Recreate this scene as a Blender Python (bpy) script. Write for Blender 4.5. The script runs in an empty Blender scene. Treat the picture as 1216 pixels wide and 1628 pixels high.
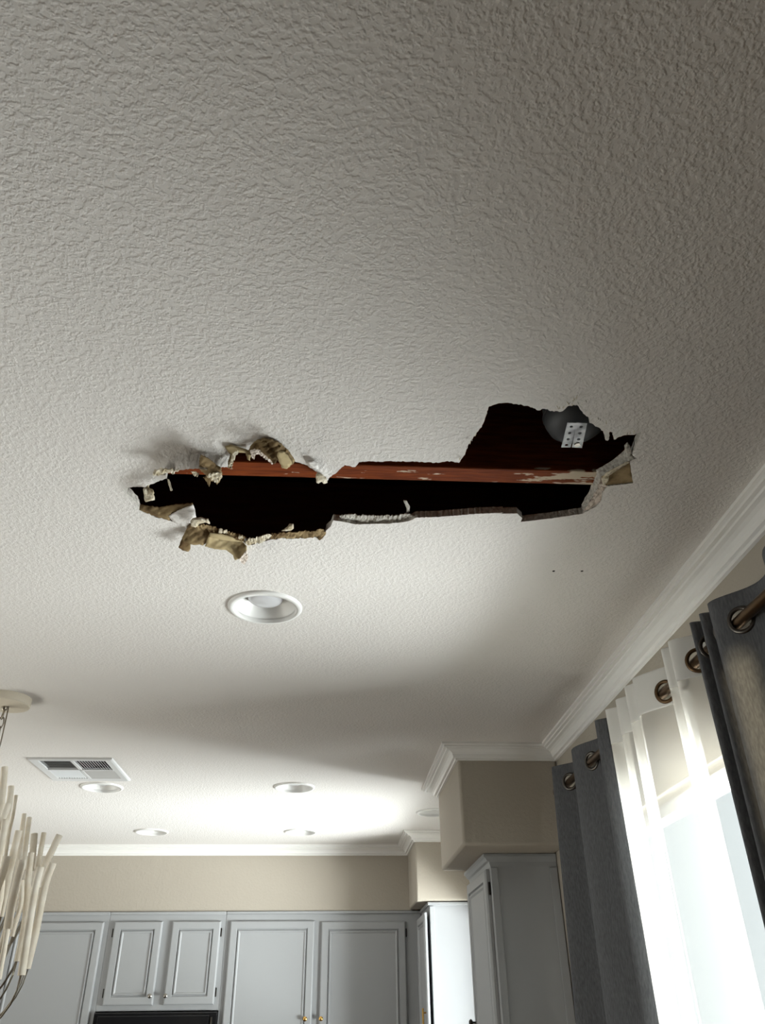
import bpy, bmesh, math, random
import numpy as np
from mathutils import Vector, Matrix
from mathutils.geometry import delaunay_2d_cdt, tessellate_polygon
random.seed(7)
SC = bpy.context.scene
COL = SC.collection
CZ = 1.58                      # camera height above the floor
HC = CZ + 0.86                 # ceiling height

# ------------------------------------------------------------------ camera
YAW, PITCH, ROLL, FPX = 0.06507556, 0.56844924, -0.01157678, 1236.109
cy, sy, cp, sp = math.cos(YAW), math.sin(YAW), math.cos(PITCH), math.sin(PITCH)
_r = Vector((cy, -sy, 0)); FW = Vector((sy*cp, cy*cp, sp)); _u = _r.cross(FW)
cr, sr = math.cos(ROLL), math.sin(ROLL)
RT = _r*cr + _u*sr; UP = -_r*sr + _u*cr
cam = bpy.data.objects.new('camera', bpy.data.cameras.new('camera'))
COL.objects.link(cam)
M = Matrix.Identity(4)
for i in range(3):
    M[i][0], M[i][1], M[i][2] = RT[i], UP[i], -FW[i]
M.translation = Vector((0, 0, CZ))
cam.matrix_world = M
cam.data.sensor_fit = 'VERTICAL'
cam.data.sensor_height = 36.0
cam.data.lens = FPX*36.0/1628
cam.data.clip_start = 0.02
SC.camera = cam

# ------------------------------------------------------------------ colour management, world, lights
SC.view_settings.view_transform = 'Standard'
SC.view_settings.look = 'None'
SC.view_settings.gamma = 1.0
SC.view_settings.use_curve_mapping = False
SC.view_settings.exposure = 0.0

w = bpy.data.worlds.new('world'); SC.world = w; w.use_nodes = True
bg = w.node_tree.nodes['Background']
bg.inputs['Color'].default_value = (0.85, 0.925, 1.0, 1)
bg.inputs['Strength'].default_value = 1.2

def area(name, loc, direction, sx, sy_, power, color=(1, 1, 1), spread=180):
    l = bpy.data.lights.new(name, 'AREA'); l.shape = 'RECTANGLE'
    l.size = sx; l.size_y = sy_; l.energy = power; l.color = color
    l.spread = math.radians(spread)
    o = bpy.data.objects.new(name, l); COL.objects.link(o)
    o.location = loc
    o.rotation_euler = Vector(direction).to_track_quat('-Z', 'Y').to_euler()
    return o
# daylight standing just outside the openings of the room
area('patio_door_daylight', (3.3, 3.1, .50), (-1, -.25, 0.55), 4.4, 1.8, 1900, (0.98, 0.985, 1.0))
area('kitchen_window_daylight', (1.75, 4.55, .85), (-1, 0, 0.40), 1.6, 1.3, 25, (0.96, 0.98, 1.0))
area('side_window_daylight', (-3.9, 2.5, .40), (1, 0, 0.75), 3.4, 1.0, 95, (1.0, 0.91, 0.81))
sp = bpy.data.lights.new('sun_stand_in', 'SPOT'); sp.energy = 42000; sp.spot_size = math.radians(12); sp.spot_blend = .3
sp.shadow_soft_size = .06; sp.color = (1.0, 0.78, 0.50)  # added spot in place of the sun, for the streak on the near curtain
so = bpy.data.objects.new('sun_stand_in', sp); COL.objects.link(so)
_d = Vector((0.5, 0.85, -0.03)).normalized()
so.location = Vector((.772, 1.374, CZ+.45)) - _d*20.0
so.rotation_euler = _d.to_track_quat('-Z', 'Y').to_euler()

# ------------------------------------------------------------------ helpers
def ray(x, y):
    return RT*(x-608) + UP*(814-y) + FW*FPX
def onz(x, y, z):
    """point of the horizontal plane at room height z"""
    d = ray(x, y); p = d*((z-CZ)/d.z); p.z += CZ; return p
def ony(x, y, Y):
    d = ray(x, y); p = d*(Y/d.y); p.z += CZ; return p

def srgb(r, g, b):
    f = lambda c: (c/255/12.92) if c/255 <= .04045 else ((c/255+.055)/1.055)**2.4
    return (f(r), f(g), f(b), 1)

def mat(name, color, rough=0.6, metal=0.0, spec=0.5):
    m = bpy.data.materials.new(name); m.use_nodes = True
    b = m.node_tree.nodes['Principled BSDF']
    b.inputs['Base Color'].default_value = color
    b.inputs['Roughness'].default_value = rough
    b.inputs['Metallic'].default_value = metal
    b.inputs['Specular IOR Level'].default_value = spec
    return m
def N(m, t, **kw):
    n = m.node_tree.nodes.new(t)
    for k, v in kw.items(): setattr(n, k, v)
    return n
def L(m, a, b): m.node_tree.links.new(a, b)
def bsdf(m): return m.node_tree.nodes['Principled BSDF']
def mottle(m, c1, c2, scale, detail=3, lo=.35, hi=.65, stretch=None):
    tc = N(m, 'ShaderNodeTexCoord'); n = N(m, 'ShaderNodeTexNoise')
    src = tc.outputs['Object']
    if stretch:
        mp = N(m, 'ShaderNodeMapping'); mp.inputs['Scale'].default_value = stretch
        L(m, src, mp.inputs['Vector']); src = mp.outputs['Vector']
    n.inputs['Scale'].default_value = scale; n.inputs['Detail'].default_value = detail
    L(m, src, n.inputs['Vector'])
    r = N(m, 'ShaderNodeValToRGB')
    r.color_ramp.elements[0].position = lo; r.color_ramp.elements[1].position = hi
    r.color_ramp.elements[0].color = c1; r.color_ramp.elements[1].color = c2
    L(m, n.outputs['Fac'], r.inputs['Fac']); L(m, r.outputs['Color'], bsdf(m).inputs['Base Color'])
    return n, r
def bump(m, scale, strength, dist, detail=2, stretch=None, lo=None, hi=None):
    tc = N(m, 'ShaderNodeTexCoord'); n = N(m, 'ShaderNodeTexNoise')
    src = tc.outputs['Object']
    if stretch:
        mp = N(m, 'ShaderNodeMapping'); mp.inputs['Scale'].default_value = stretch
        L(m, src, mp.inputs['Vector']); src = mp.outputs['Vector']
    n.inputs['Scale'].default_value = scale; n.inputs['Detail'].default_value = detail
    L(m, src, n.inputs['Vector'])
    out = n.outputs['Fac']
    if lo is not None:
        mr = N(m, 'ShaderNodeMapRange', interpolation_type='SMOOTHSTEP')
        mr.inputs['From Min'].default_value = lo; mr.inputs['From Max'].default_value = hi
        L(m, out, mr.inputs['Value']); out = mr.outputs['Result']
    b = N(m, 'ShaderNodeBump'); b.inputs['Strength'].default_value = strength
    b.inputs['Distance'].default_value = dist
    L(m, out, b.inputs['Height']); L(m, b.outputs['Normal'], bsdf(m).inputs['Normal'])
    return b

class MB:
    def __init__(s): s.v = []; s.f = []
    def add(s, vs, fs):
        o = len(s.v); s.v += [tuple(v) for v in vs]; s.f += [tuple(i+o for i in f) for f in fs]
    def box(s, x0, x1, y0, y1, z0, z1):
        vs = [(x, y, z) for z in (z0, z1) for y in (y0, y1) for x in (x0, x1)]
        s.add(vs, [(0,2,3,1),(4,5,7,6),(0,1,5,4),(2,6,7,3),(0,4,6,2),(1,3,7,5)])
    def loops(s, loops, closed=True, cap0=False, cap1=False):
        n = len(loops[0]); o = len(s.v)
        for l in loops: s.v += [tuple(p) for p in l]
        for i in range(len(loops)-1):
            for j in range(n if closed else n-1):
                k = (j+1) % n
                s.f.append((o+i*n+j, o+i*n+k, o+(i+1)*n+k, o+(i+1)*n+j))
        if cap0: s.f.append(tuple(o+j for j in reversed(range(n))))
        if cap1: s.f.append(tuple(o+(len(loops)-1)*n+j for j in range(n)))
    def lathe(s, prof, c, n=40, cap0=False, cap1=False):
        s.loops([[(c[0]+r*math.cos(2*math.pi*k/n), c[1]+r*math.sin(2*math.pi*k/n), c[2]+z) for k in range(n)] for r, z in prof], True, cap0, cap1)
    def tube(s, pts, rad, n=8, cap=True):
        pts = [Vector(p) for p in pts]
        if not hasattr(rad, '__len__'): rad = [rad]*len(pts)
        lp = []; t0 = (pts[1]-pts[0]).normalized()
        nrm = t0.orthogonal().normalized()
        for i, p in enumerate(pts):
            t = (pts[min(i+1, len(pts)-1)]-pts[max(i-1, 0)]).normalized()
            nrm = (nrm - t*nrm.dot(t)).normalized(); b = t.cross(nrm)
            lp.append([p+(nrm*math.cos(2*math.pi*k/n)+b*math.sin(2*math.pi*k/n))*rad[i] for k in range(n)])
        s.loops(lp, True, cap, cap)
    def torus(s, c, axis, R, r, n=24, m=8):
        axis = Vector(axis).normalized(); a = axis.orthogonal().normalized(); b = axis.cross(a)
        lp = []
        for i in range(n+1):
            t = 2*math.pi*i/n; d = a*math.cos(t)+b*math.sin(t); cc = Vector(c)+d*R
            lp.append([cc+(d*math.cos(2*math.pi*k/m)+axis*math.sin(2*math.pi*k/m))*r for k in range(m)])
        s.loops(lp, True)
    def build(s, name, m, parent=None, smooth=False, bevel=0, solid=0, origin=None, segs=2):
        me = bpy.data.meshes.new(name)
        vs = s.v
        if origin: vs = [(v[0]-origin[0], v[1]-origin[1], v[2]-origin[2]) for v in vs]
        me.from_pydata(vs, [], s.f)
        bm = bmesh.new(); bm.from_mesh(me)
        bmesh.ops.remove_doubles(bm, verts=bm.verts, dist=1e-6)
        bmesh.ops.recalc_face_normals(bm, faces=bm.faces)
        bm.to_mesh(me); bm.free()
        me.materials.append(m)
        o = bpy.data.objects.new(name, me); COL.objects.link(o)
        if origin: o.location = origin
        if parent: o.parent = parent
        if smooth:
            for p in me.polygons: p.use_smooth = True
            if smooth != True: me.set_sharp_from_angle(angle=math.radians(smooth))
        if solid:
            md = o.modifiers.new('solid', 'SOLIDIFY'); md.thickness = solid; md.offset = 0
        if bevel:
            md = o.modifiers.new('bevel', 'BEVEL'); md.width = bevel; md.segments = segs; md.limit_method = 'ANGLE'
            for p in me.polygons: p.use_smooth = True
            me.set_sharp_from_angle(angle=math.radians(35)); md.harden_normals = False
        return o
def tag(o, label, cat, group=None):
    o['label'] = label; o['category'] = cat
    if group: o['group'] = group
    return o
def empty(name, loc, label, cat, group=None):
    o = bpy.data.objects.new(name, None); COL.objects.link(o); o.location = loc; o.empty_display_size = .05
    o['_off'] = list(loc)
    return tag(o, label, cat, group)
def reparent(root):
    """children are modelled in room coordinates; keep them there under a root that stands at the thing's base"""
    off = Vector(root.location)
    for c in root.children: c.location = Vector(c.location)-off
    if '_off' in root: del root['_off']
def struct(o): o['kind'] = 'structure'; return o
def box(name, m, b, parent=None, bevel=0):
    q = MB(); q.box(*b); return q.build(name, m, parent, bevel=bevel)

# ------------------------------------------------------------------ materials
PAINT = mat('ceiling_paint', (0.73, 0.70, 0.672, 1), 0.75, spec=.25)
bm_ = bump(PAINT, 140, 0.33, 0.0028, detail=2.2, lo=.38, hi=.66)
WALL = mat('beige_wall_paint', srgb(168, 160, 148), 0.8, spec=.2); bump(WALL, 70, .25, .002, lo=.4, hi=.65)
TRIM = mat('white_trim_paint', (0.78, 0.765, 0.74, 1), 0.38)
CAB = mat('grey_cabinet_paint', (0.33, 0.335, 0.34, 1), 0.42)
CABW = mat('light_cabinet_paint', (0.345, 0.35, 0.36, 1), 0.42)
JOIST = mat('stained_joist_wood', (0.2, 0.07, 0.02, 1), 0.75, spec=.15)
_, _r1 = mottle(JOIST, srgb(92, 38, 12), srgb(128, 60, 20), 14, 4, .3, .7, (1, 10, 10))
# pale scuffs and drywall residue on the joist
def joist_scuffs(m):
    nt = m.node_tree
    tc = N(m, 'ShaderNodeTexCoord'); mp = N(m, 'ShaderNodeMapping'); mp.inputs['Scale'].default_value = (14, 50, 50)
    L(m, tc.outputs['Object'], mp.inputs['Vector'])
    n = N(m, 'ShaderNodeTexNoise'); n.inputs['Scale'].default_value = 1.6; n.inputs['Detail'].default_value = 4
    L(m, mp.outputs['Vector'], n.inputs['Vector'])
    sx = N(m, 'ShaderNodeSeparateXYZ'); L(m, tc.outputs['Object'], sx.inputs[0])
    mr = N(m, 'ShaderNodeMapRange'); mr.inputs['From Min'].default_value = .34; mr.inputs['From Max'].default_value = .47
    mr.inputs['To Min'].default_value = 0; mr.inputs['To Max'].default_value = .30
    L(m, sx.outputs['X'], mr.inputs['Value'])
    ad = N(m, 'ShaderNodeMath', operation='ADD'); L(m, n.outputs['Fac'], ad.inputs[0]); L(m, mr.outputs['Result'], ad.inputs[1])
    zz = N(m, 'ShaderNodeMath', operation='LESS_THAN'); zz.inputs[1].default_value = HC+.0225; L(m, sx.outputs['Z'], zz.inputs[0])
    ml = N(m, 'ShaderNodeMath', operation='MULTIPLY'); L(m, ad.outputs[0], ml.inputs[0]); L(m, zz.outputs[0], ml.inputs[1])
    ra = N(m, 'ShaderNodeMapRange'); ra.inputs['From Min'].default_value = .67; ra.inputs['From Max'].default_value = .71
    L(m, ml.outputs[0], ra.inputs['Value'])
    mx = N(m, 'ShaderNodeMix', data_type='RGBA'); L(m, ra.outputs['Result'], mx.inputs['Factor'])
    L(m, _r1.outputs['Color'], mx.inputs['A']); mx.inputs['B'].default_value = srgb(196, 180, 158)
    L(m, mx.outputs['Result'], bsdf(m).inputs['Base Color'])
joist_scuffs(JOIST); bump(JOIST, 30, .4, .003, stretch=(1, 12, 12))
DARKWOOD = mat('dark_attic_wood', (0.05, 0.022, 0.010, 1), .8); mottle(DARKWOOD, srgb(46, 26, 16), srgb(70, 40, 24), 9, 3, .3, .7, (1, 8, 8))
GYP = mat('gypsum_core', (0.5, 0.47, 0.43, 1), .95, spec=.1); mottle(GYP, srgb(158, 153, 146), srgb(200, 196, 188), 130, 3); bump(GYP, 240, .9, .003)
PGYP = mat('crushed_gypsum', (0.5, 0.47, 0.43, 1), .95, spec=.1); mottle(PGYP, srgb(196, 182, 170), srgb(228, 216, 206), 90, 3); bump(PGYP, 200, .9, .004)
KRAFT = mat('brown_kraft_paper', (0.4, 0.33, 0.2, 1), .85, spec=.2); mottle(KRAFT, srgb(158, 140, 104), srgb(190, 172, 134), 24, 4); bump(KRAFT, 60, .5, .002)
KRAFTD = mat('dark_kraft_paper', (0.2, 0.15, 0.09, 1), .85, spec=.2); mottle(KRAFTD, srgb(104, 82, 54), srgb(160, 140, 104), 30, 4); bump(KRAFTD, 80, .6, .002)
FUZZ = mat('torn_paper_fibres', (0.6, 0.55, 0.45, 1), .95, spec=.1); mottle(FUZZ, srgb(178, 164, 136), srgb(226, 218, 200), 60, 4); bump(FUZZ, 160, .9, .004)
GREYC = mat('charcoal_curtain_cloth', (0.1, 0.1, 0.105, 1), .92, spec=.15)
def weave(m, c1, c2, tr, trc):
    n, r = mottle(m, c1, c2, 260, 3, .3, .7, (1, 1, .25))
    bump(m, 420, .35, .0008)
    nt = m.node_tree; out = nt.nodes['Material Output']
    t = N(m, 'ShaderNodeBsdfTranslucent'); t.inputs['Color'].default_value = trc
    mx = N(m, 'ShaderNodeMixShader'); mx.inputs['Fac'].default_value = tr
    L(m, bsdf(m).outputs[0], mx.inputs[1]); L(m, t.outputs[0], mx.inputs[2]); L(m, mx.outputs[0], out.inputs['Surface'])
weave(GREYC, srgb(84, 85, 88), srgb(106, 107, 110), .03, (.3, .3, .3, 1))
SHEER = mat('sheer_curtain_cloth', (0.86, 0.84, 0.79, 1), .9, spec=.1)
def sheer_nodes(m, opa):
    nt = m.node_tree; out = nt.nodes['Material Output']
    t = N(m, 'ShaderNodeBsdfTranslucent'); t.inputs['Color'].default_value = (.72, .705, .66, 1)
    tp = N(m, 'ShaderNodeBsdfTransparent'); tp.inputs['Color'].default_value = (1, 1, 1, 1)
    a = N(m, 'ShaderNodeMixShader'); a.inputs['Fac'].default_value = .06
    L(m, bsdf(m).outputs[0], a.inputs[1]); L(m, t.outputs[0], a.inputs[2])
    b = N(m, 'ShaderNodeMixShader'); b.inputs['Fac'].default_value = opa
    L(m, tp.outputs[0], b.inputs[1]); L(m, a.outputs[0], b.inputs[2]); L(m, b.outputs[0], out.inputs['Surface'])
sheer_nodes(SHEER, .50)
HEADER = mat('sheer_header_cloth', (0.84, 0.83, 0.80, 1), .9, spec=.1); sheer_nodes(HEADER, .9)
BRONZE = mat('bronze_metal', srgb(96, 76, 56), .35, 1.0)
BRASS = mat('brass_metal', srgb(214, 170, 96), .25, 1.0)
CHROME = mat('dull_nickel', srgb(150, 145, 138), .3, 1.0)
RING = mat('dark_nickel_ring', srgb(92, 88, 84), .3, 1.0)
DARKM = mat('dark_metal', srgb(40, 36, 32), .45, .8)
GALV = mat('galvanised_steel', srgb(190, 192, 196), .45, .4); mottle(GALV, srgb(112, 113, 117), srgb(165, 166, 170), 40, 2)
DUCT = mat('dull_duct_metal', srgb(78, 80, 84), .6, .15)
BLACK = mat('black_glass', (0.008, 0.008, 0.009, 1), .15)
WHITEP = mat('white_light_trim', (0.80, 0.79, 0.77, 1), .35)
LENS = mat('frosted_bulb', (0.62, 0.62, 0.64, 1), .22)
VENTM = mat('white_vent_enamel', (0.66, 0.66, 0.66, 1), .4)
VOID = mat('duct_interior', (0.05, 0.05, 0.05, 1), .9)
STICK = mat('cream_paper_wrap', srgb(226, 216, 198), .8, spec=.2); mottle(STICK, srgb(230, 219, 200), srgb(244, 237, 224), 22, 3); bump(STICK, 60, .4, .002, stretch=(1, 1, .3))
CREAM = mat('cream_canopy_enamel', srgb(214, 204, 186), .5)
WIRE = mat('wire_metal', srgb(150, 142, 128), .35, .9)
FLOORM = mat('oak_floor', (0.3, 0.2, 0.12, 1), .4); mottle(FLOORM, srgb(96, 72, 50), srgb(126, 98, 72), 3, 4, .3, .7, (1, 9, 1))
PATIO = mat('patio_concrete', (0.5, 0.49, 0.47, 1), .9); mottle(PATIO, srgb(176, 172, 164), srgb(196, 192, 184), 4, 4)
GLASS = bpy.data.materials.new('window_glass'); GLASS.use_nodes = True
nt = GLASS.node_tree; nt.nodes.clear()
_o = nt.nodes.new('ShaderNodeOutputMaterial'); _a = nt.nodes.new('ShaderNodeBsdfTransparent'); _g = nt.nodes.new('ShaderNodeBsdfGlossy'); _g.inputs['Roughness'].default_value = .02
_a.inputs['Color'].default_value = (.95, .98, .97, 1)
_m = nt.nodes.new('ShaderNodeMixShader'); _m.inputs['Fac'].default_value = .06
nt.links.new(_a.outputs[0], _m.inputs[1]); nt.links.new(_g.outputs[0], _m.inputs[2]); nt.links.new(_m.outputs[0], _o.inputs[0])

# ------------------------------------------------------------------ room shell
XR, XL, YB, YK = 0.865, -3.2, -4.5, 5.84     # right wall face, left wall, wall behind the camera, kitchen end wall
TH = .14
def wall_x(name, x, x2, y0, y1, z0, z1, holes):
    """wall in a plane x=const with rectangular openings (y0,y1,z0,z1)"""
    q = MB(); ys = sorted({y0, y1, *[h[0] for h in holes], *[h[1] for h in holes]})
    for a, b in zip(ys[:-1], ys[1:]):
        zz = [(z0, z1)]
        for h in holes:
            if h[0] <= a and h[1] >= b:
                zz = [(z0, h[2]), (h[3], z1)]
        for c, d in zz:
            if d-c > 1e-4: q.box(min(x, x2), max(x, x2), a, b, c, d)
    return struct(q.build(name, WALL))
W1 = (0.80, 2.72, 0.04, CZ+.47)
W2 = (3.82, 4.72, CZ-.55, CZ+.42)
W3 = (0.9, 4.2, .35, 2.15)
TOPZ = HC+.32
wall_x('wall_right', XR, XR+TH, YB-TH, YK+TH, 0, TOPZ, [W1, W2])
wall_x('wall_left', XL, XL-TH, YB-TH, YK+TH, 0, TOPZ, [W3])
struct(box('wall_far', WALL, (XL, XR, YK, YK+TH, 0, TOPZ)))
# wall behind the camera, with an added slit that narrows the spot's beam to a streak
SLX = .772-.5/.85*(1.374-YB+.02); TB = .04
q = MB(); q.box(XL, SLX-.023, YB-TB, YB, 0, TOPZ); q.box(SLX+.023, XR, YB-TB, YB, 0, TOPZ)
q.box(SLX-.023, SLX+.023, YB-TB, YB, 0, .4); q.box(SLX-.023, SLX+.023, YB-TB, YB, CZ+.735, TOPZ)
struct(q.build('wall_back', WALL))
struct(box('floor', FLOORM, (XL-TH, XR+TH, YB-TH, YK+TH, -.1, 0)))
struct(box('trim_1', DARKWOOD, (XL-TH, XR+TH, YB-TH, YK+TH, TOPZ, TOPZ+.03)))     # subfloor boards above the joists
pat = box('patio_slab', PATIO, (XR+TH, XR+9, -6, 12, -.2, -.02)); pat['kind'] = 'structure'

def window(name, x0, x1, y0, y1, z0, z1, fw, mull=None):
    q = MB(); q.box(x0, x1, y0, y1, z0, z0+fw); q.box(x0, x1, y0, y1, z1-fw, z1)
    q.box(x0, x1, y0, y0+fw, z0+fw, z1-fw); q.box(x0, x1, y1-fw, y1, z0+fw, z1-fw)
    if mull: q.box(x0, x1, mull-fw*.6, mull+fw*.6, z0+fw, z1-fw)
    f = struct(q.build(name, TRIM)); c = (x0+x1)/2
    ys = [y0+fw, y1-fw] if not mull else None
    spans = [(y0+fw, y1-fw)] if not mull else [(y0+fw, mull-fw*.6), (mull+fw*.6, y1-fw)]
    for a, b in spans:
        box('pane', GLASS, (c-.003, c+.003, a, b, z0+fw, z1-fw), f)
window('window_1', XR+.05, XR+.10, *W1, .032, 1.12)
window('window_2', XR+.05, XR+.10, *W2, .04)
window('window_3', XL-.10, XL-.05, *W3, .05, 2.55)
b_ = struct(box('slit_sill', TRIM, (SLX-.023, SLX+.023, YB-.035, YB-.02, .4, .44)))  # sill and pane filling the added beam-shaping slit
box('pane', GLASS, (SLX-.023, SLX+.023, YB-.030, YB-.026, .44, CZ+.735), b_)

# ------------------------------------------------------------------ ceiling with the broken hole
def A_(a, b, o=(180, 670), s=6.08): return (o[0]+a/s, o[1]+b/s)
def B_(a, b): return A_(a, b, (330, 680), 5.067)
def C_(a, b): return A_(a, b, (480, 620), 3.8)
def D_(a, b): return A_(a, b, (710, 610), 3.576)
def E_(a, b): return A_(a, b, (260, 790), 7.6)
# ceiling-plane outline of the hole (x, y, raggedness), clockwise from the left tip
OUT = []
def seg(pts, jit):
    for p in pts: OUT.append((p[0], p[1], jit))
seg([A_(95,655), A_(160,640), A_(230,632), A_(300,640), A_(345,612), A_(375,605), A_(440,578), A_(520,552), A_(505,520), A_(440,512), A_(425,490), A_(500,484), A_(580,492), A_(640,470), A_(720,462), A_(810,458), A_(900,470), A_(1010,450), A_(1090,440)], .8)
seg([B_(165,320), B_(175,230), B_(240,165), B_(330,190), B_(360,140), B_(450,92), B_(600,150), B_(680,225), B_(705,275), B_(760,292), B_(805,305), B_(885,365), B_(880,435), B_(915,428), B_(955,445), B_(975,410), B_(1050,350), B_(1105,300), B_(1165,316)], .7)
seg([C_(320,465), C_(345,435), C_(440,432), C_(560,431), C_(700,433), C_(800,440), C_(900,430), C_(948,440), C_(985,390), C_(1005,330), C_(1035,285), C_(1085,225), C_(1100,190), C_(1130,100)], .75)
seg([D_(290,112), D_(340,108), D_(400,115), D_(450,125), D_(520,152), D_(555,142), D_(600,155), D_(660,157), D_(690,128), D_(740,122), D_(770,160), D_(805,190), D_(812,222), D_(855,245), D_(890,270), D_(903,322), D_(918,325), D_(928,272), D_(943,278), D_(950,318), D_(1000,297), D_(1060,292)], 1.1)
seg([D_(1105,275), D_(1080,340), D_(1056,408), D_(1082,424), D_(1040,440), D_(1048,500), D_(1060,565), D_(985,575), D_(915,582), D_(885,620), D_(880,660), D_(850,700), D_(770,740)], .35)
seg([D_(640,760), D_(520,775), D_(422,786), D_(430,765), D_(400,738), D_(300,740)], .22)
seg([C_(1216,742), C_(1060,748), C_(860,765), C_(690,772), C_(640,795), C_(520,808), C_(325,812), C_(240,795), C_(190,787), C_(172,828), C_(145,850)], .4)
seg([B_(950,850), B_(935,880), B_(900,905), B_(860,882), B_(690,895), B_(600,890), B_(500,905), B_(430,920), B_(370,940), B_(325,945)], .8)
seg([E_(1010,580), E_(960,545), E_(900,540), E_(600,452), E_(440,400), E_(300,370), E_(250,340), E_(120,302), E_(0,270)], .4)
seg([A_(480,940), A_(430,935), A_(330,892), A_(250,860), A_(240,820), A_(215,775), A_(180,738), A_(130,700)], .8)

def dent(x, y):
    """how far the broken board hangs down around the near edge of the hole"""
    g = .046*math.exp(-((x-314)/52)**2-((y-756)/25)**2)
    g += .010*math.exp(-((x-228)/26)**2-((y-770)/16)**2)
    g += .010*math.exp(-((x-500)/16)**2-((y-752)/14)**2)
    return g
ring = []
n = len(OUT)
for i in range(n):
    x0, y0, j = OUT[i]; x1, y1, _ = OUT[(i+1) % n]
    d = math.hypot(x1-x0, y1-y0); k = max(1, int(d/2.6))
    nx, ny = -(y1-y0)/max(d, 1e-6), (x1-x0)/max(d, 1e-6)
    for t in range(k):
        a = t/k; r = random.uniform(-1, 1)*j*(0.35 if t == 0 else 1)
        ring.append((x0+(x1-x0)*a+nx*r, y0+(y1-y0)*a+ny*r))
HOLE = [onz(x, y, HC-dent(x, y)) for x, y in ring]
LIGHTS = [(-.183, 1.803), (-1.047, 3.712), (-.178, 3.698), (-1.023, 4.765), (-.181, 4.765), (.526, 4.228)]
VENT = (-1.057, 3.397)
def inside(p, poly):
    c = False; j = len(poly)-1
    for i in range(len(poly)):
        if (poly[i][1] > p[1]) != (poly[j][1] > p[1]) and p[0] < (poly[j][0]-poly[i][0])*(p[1]-poly[i][1])/(poly[j][1]-poly[i][1])+poly[i][0]: c = not c
        j = i
    return c
verts, edges, zs, holes = [], [], [], []
def loop(pts, hole=True):
    o = len(verts)
    for p in pts: verts.append(Vector((p[0], p[1]))); zs.append(p[2] if len(p) > 2 else HC)
    for i in range(len(pts)): edges.append((o+i, o+(i+1) % len(pts)))
    if hole: holes.append([(p[0], p[1]) for p in pts])
loop([(XL, YB), (XR, YB), (XR, YK), (XL, YK)], False)
loop([tuple(p) for p in HOLE])
for lx, ly in LIGHTS: loop([(lx+.083*math.cos(2*math.pi*k/40), ly+.083*math.sin(2*math.pi*k/40)) for k in range(40)])
vx, vy = VENT
loop([(vx-.135, vy-.14), (vx+.135, vy-.14), (vx+.135, vy+.14), (vx-.135, vy+.14)])
hp = [(p[0], p[1]) for p in HOLE]
for gx in range(170, 560, 6):
    for gy in range(680, 800, 5):
        if dent(gx, gy) < 1e-4: continue
        p = onz(gx+random.uniform(-1, 1), gy+random.uniform(-1, 1), HC-dent(gx, gy))
        if not inside((p.x, p.y), hp): verts.append(Vector((p.x, p.y))); zs.append(p.z)
cv, ce, cf, ov, _, _ = delaunay_2d_cdt(verts, edges, [], 0, 1e-6)
q = MB()
zmap = [zs[ov[i][0]] if ov[i] else HC for i in range(len(cv))]
fs = []
for f in cf:
    c = (sum(cv[i].x for i in f)/len(f), sum(cv[i].y for i in f)/len(f))
    if any(inside(c, h) for h in holes): continue
    fs.append(tuple(f))
q.add([(cv[i].x, cv[i].y, zmap[i]) for i in range(len(cv))], fs)
ceiling = struct(q.build('ceiling', PAINT))
for p in ceiling.data.polygons:
    p.use_smooth = True
# top side of the board, kept dark and closed around the hole by its broken edge
BT = .0155
q = MB(); q.loops([[tuple(p) for p in HOLE], [(p.x, p.y, p.z+BT) for p in HOLE]], True)
edge = q.build('gypsum_edge', GYP, ceiling)
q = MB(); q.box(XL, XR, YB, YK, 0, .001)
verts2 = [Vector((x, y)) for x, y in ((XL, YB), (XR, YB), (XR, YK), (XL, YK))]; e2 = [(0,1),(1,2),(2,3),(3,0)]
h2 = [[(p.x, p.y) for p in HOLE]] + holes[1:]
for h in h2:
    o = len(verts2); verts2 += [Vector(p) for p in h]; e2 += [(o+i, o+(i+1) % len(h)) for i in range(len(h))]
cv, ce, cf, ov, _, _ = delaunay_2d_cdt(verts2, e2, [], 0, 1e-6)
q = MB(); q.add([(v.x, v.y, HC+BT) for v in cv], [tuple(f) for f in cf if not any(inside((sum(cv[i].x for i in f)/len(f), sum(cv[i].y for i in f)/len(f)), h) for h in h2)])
q.build('board_back', DARKWOOD, ceiling)

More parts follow.
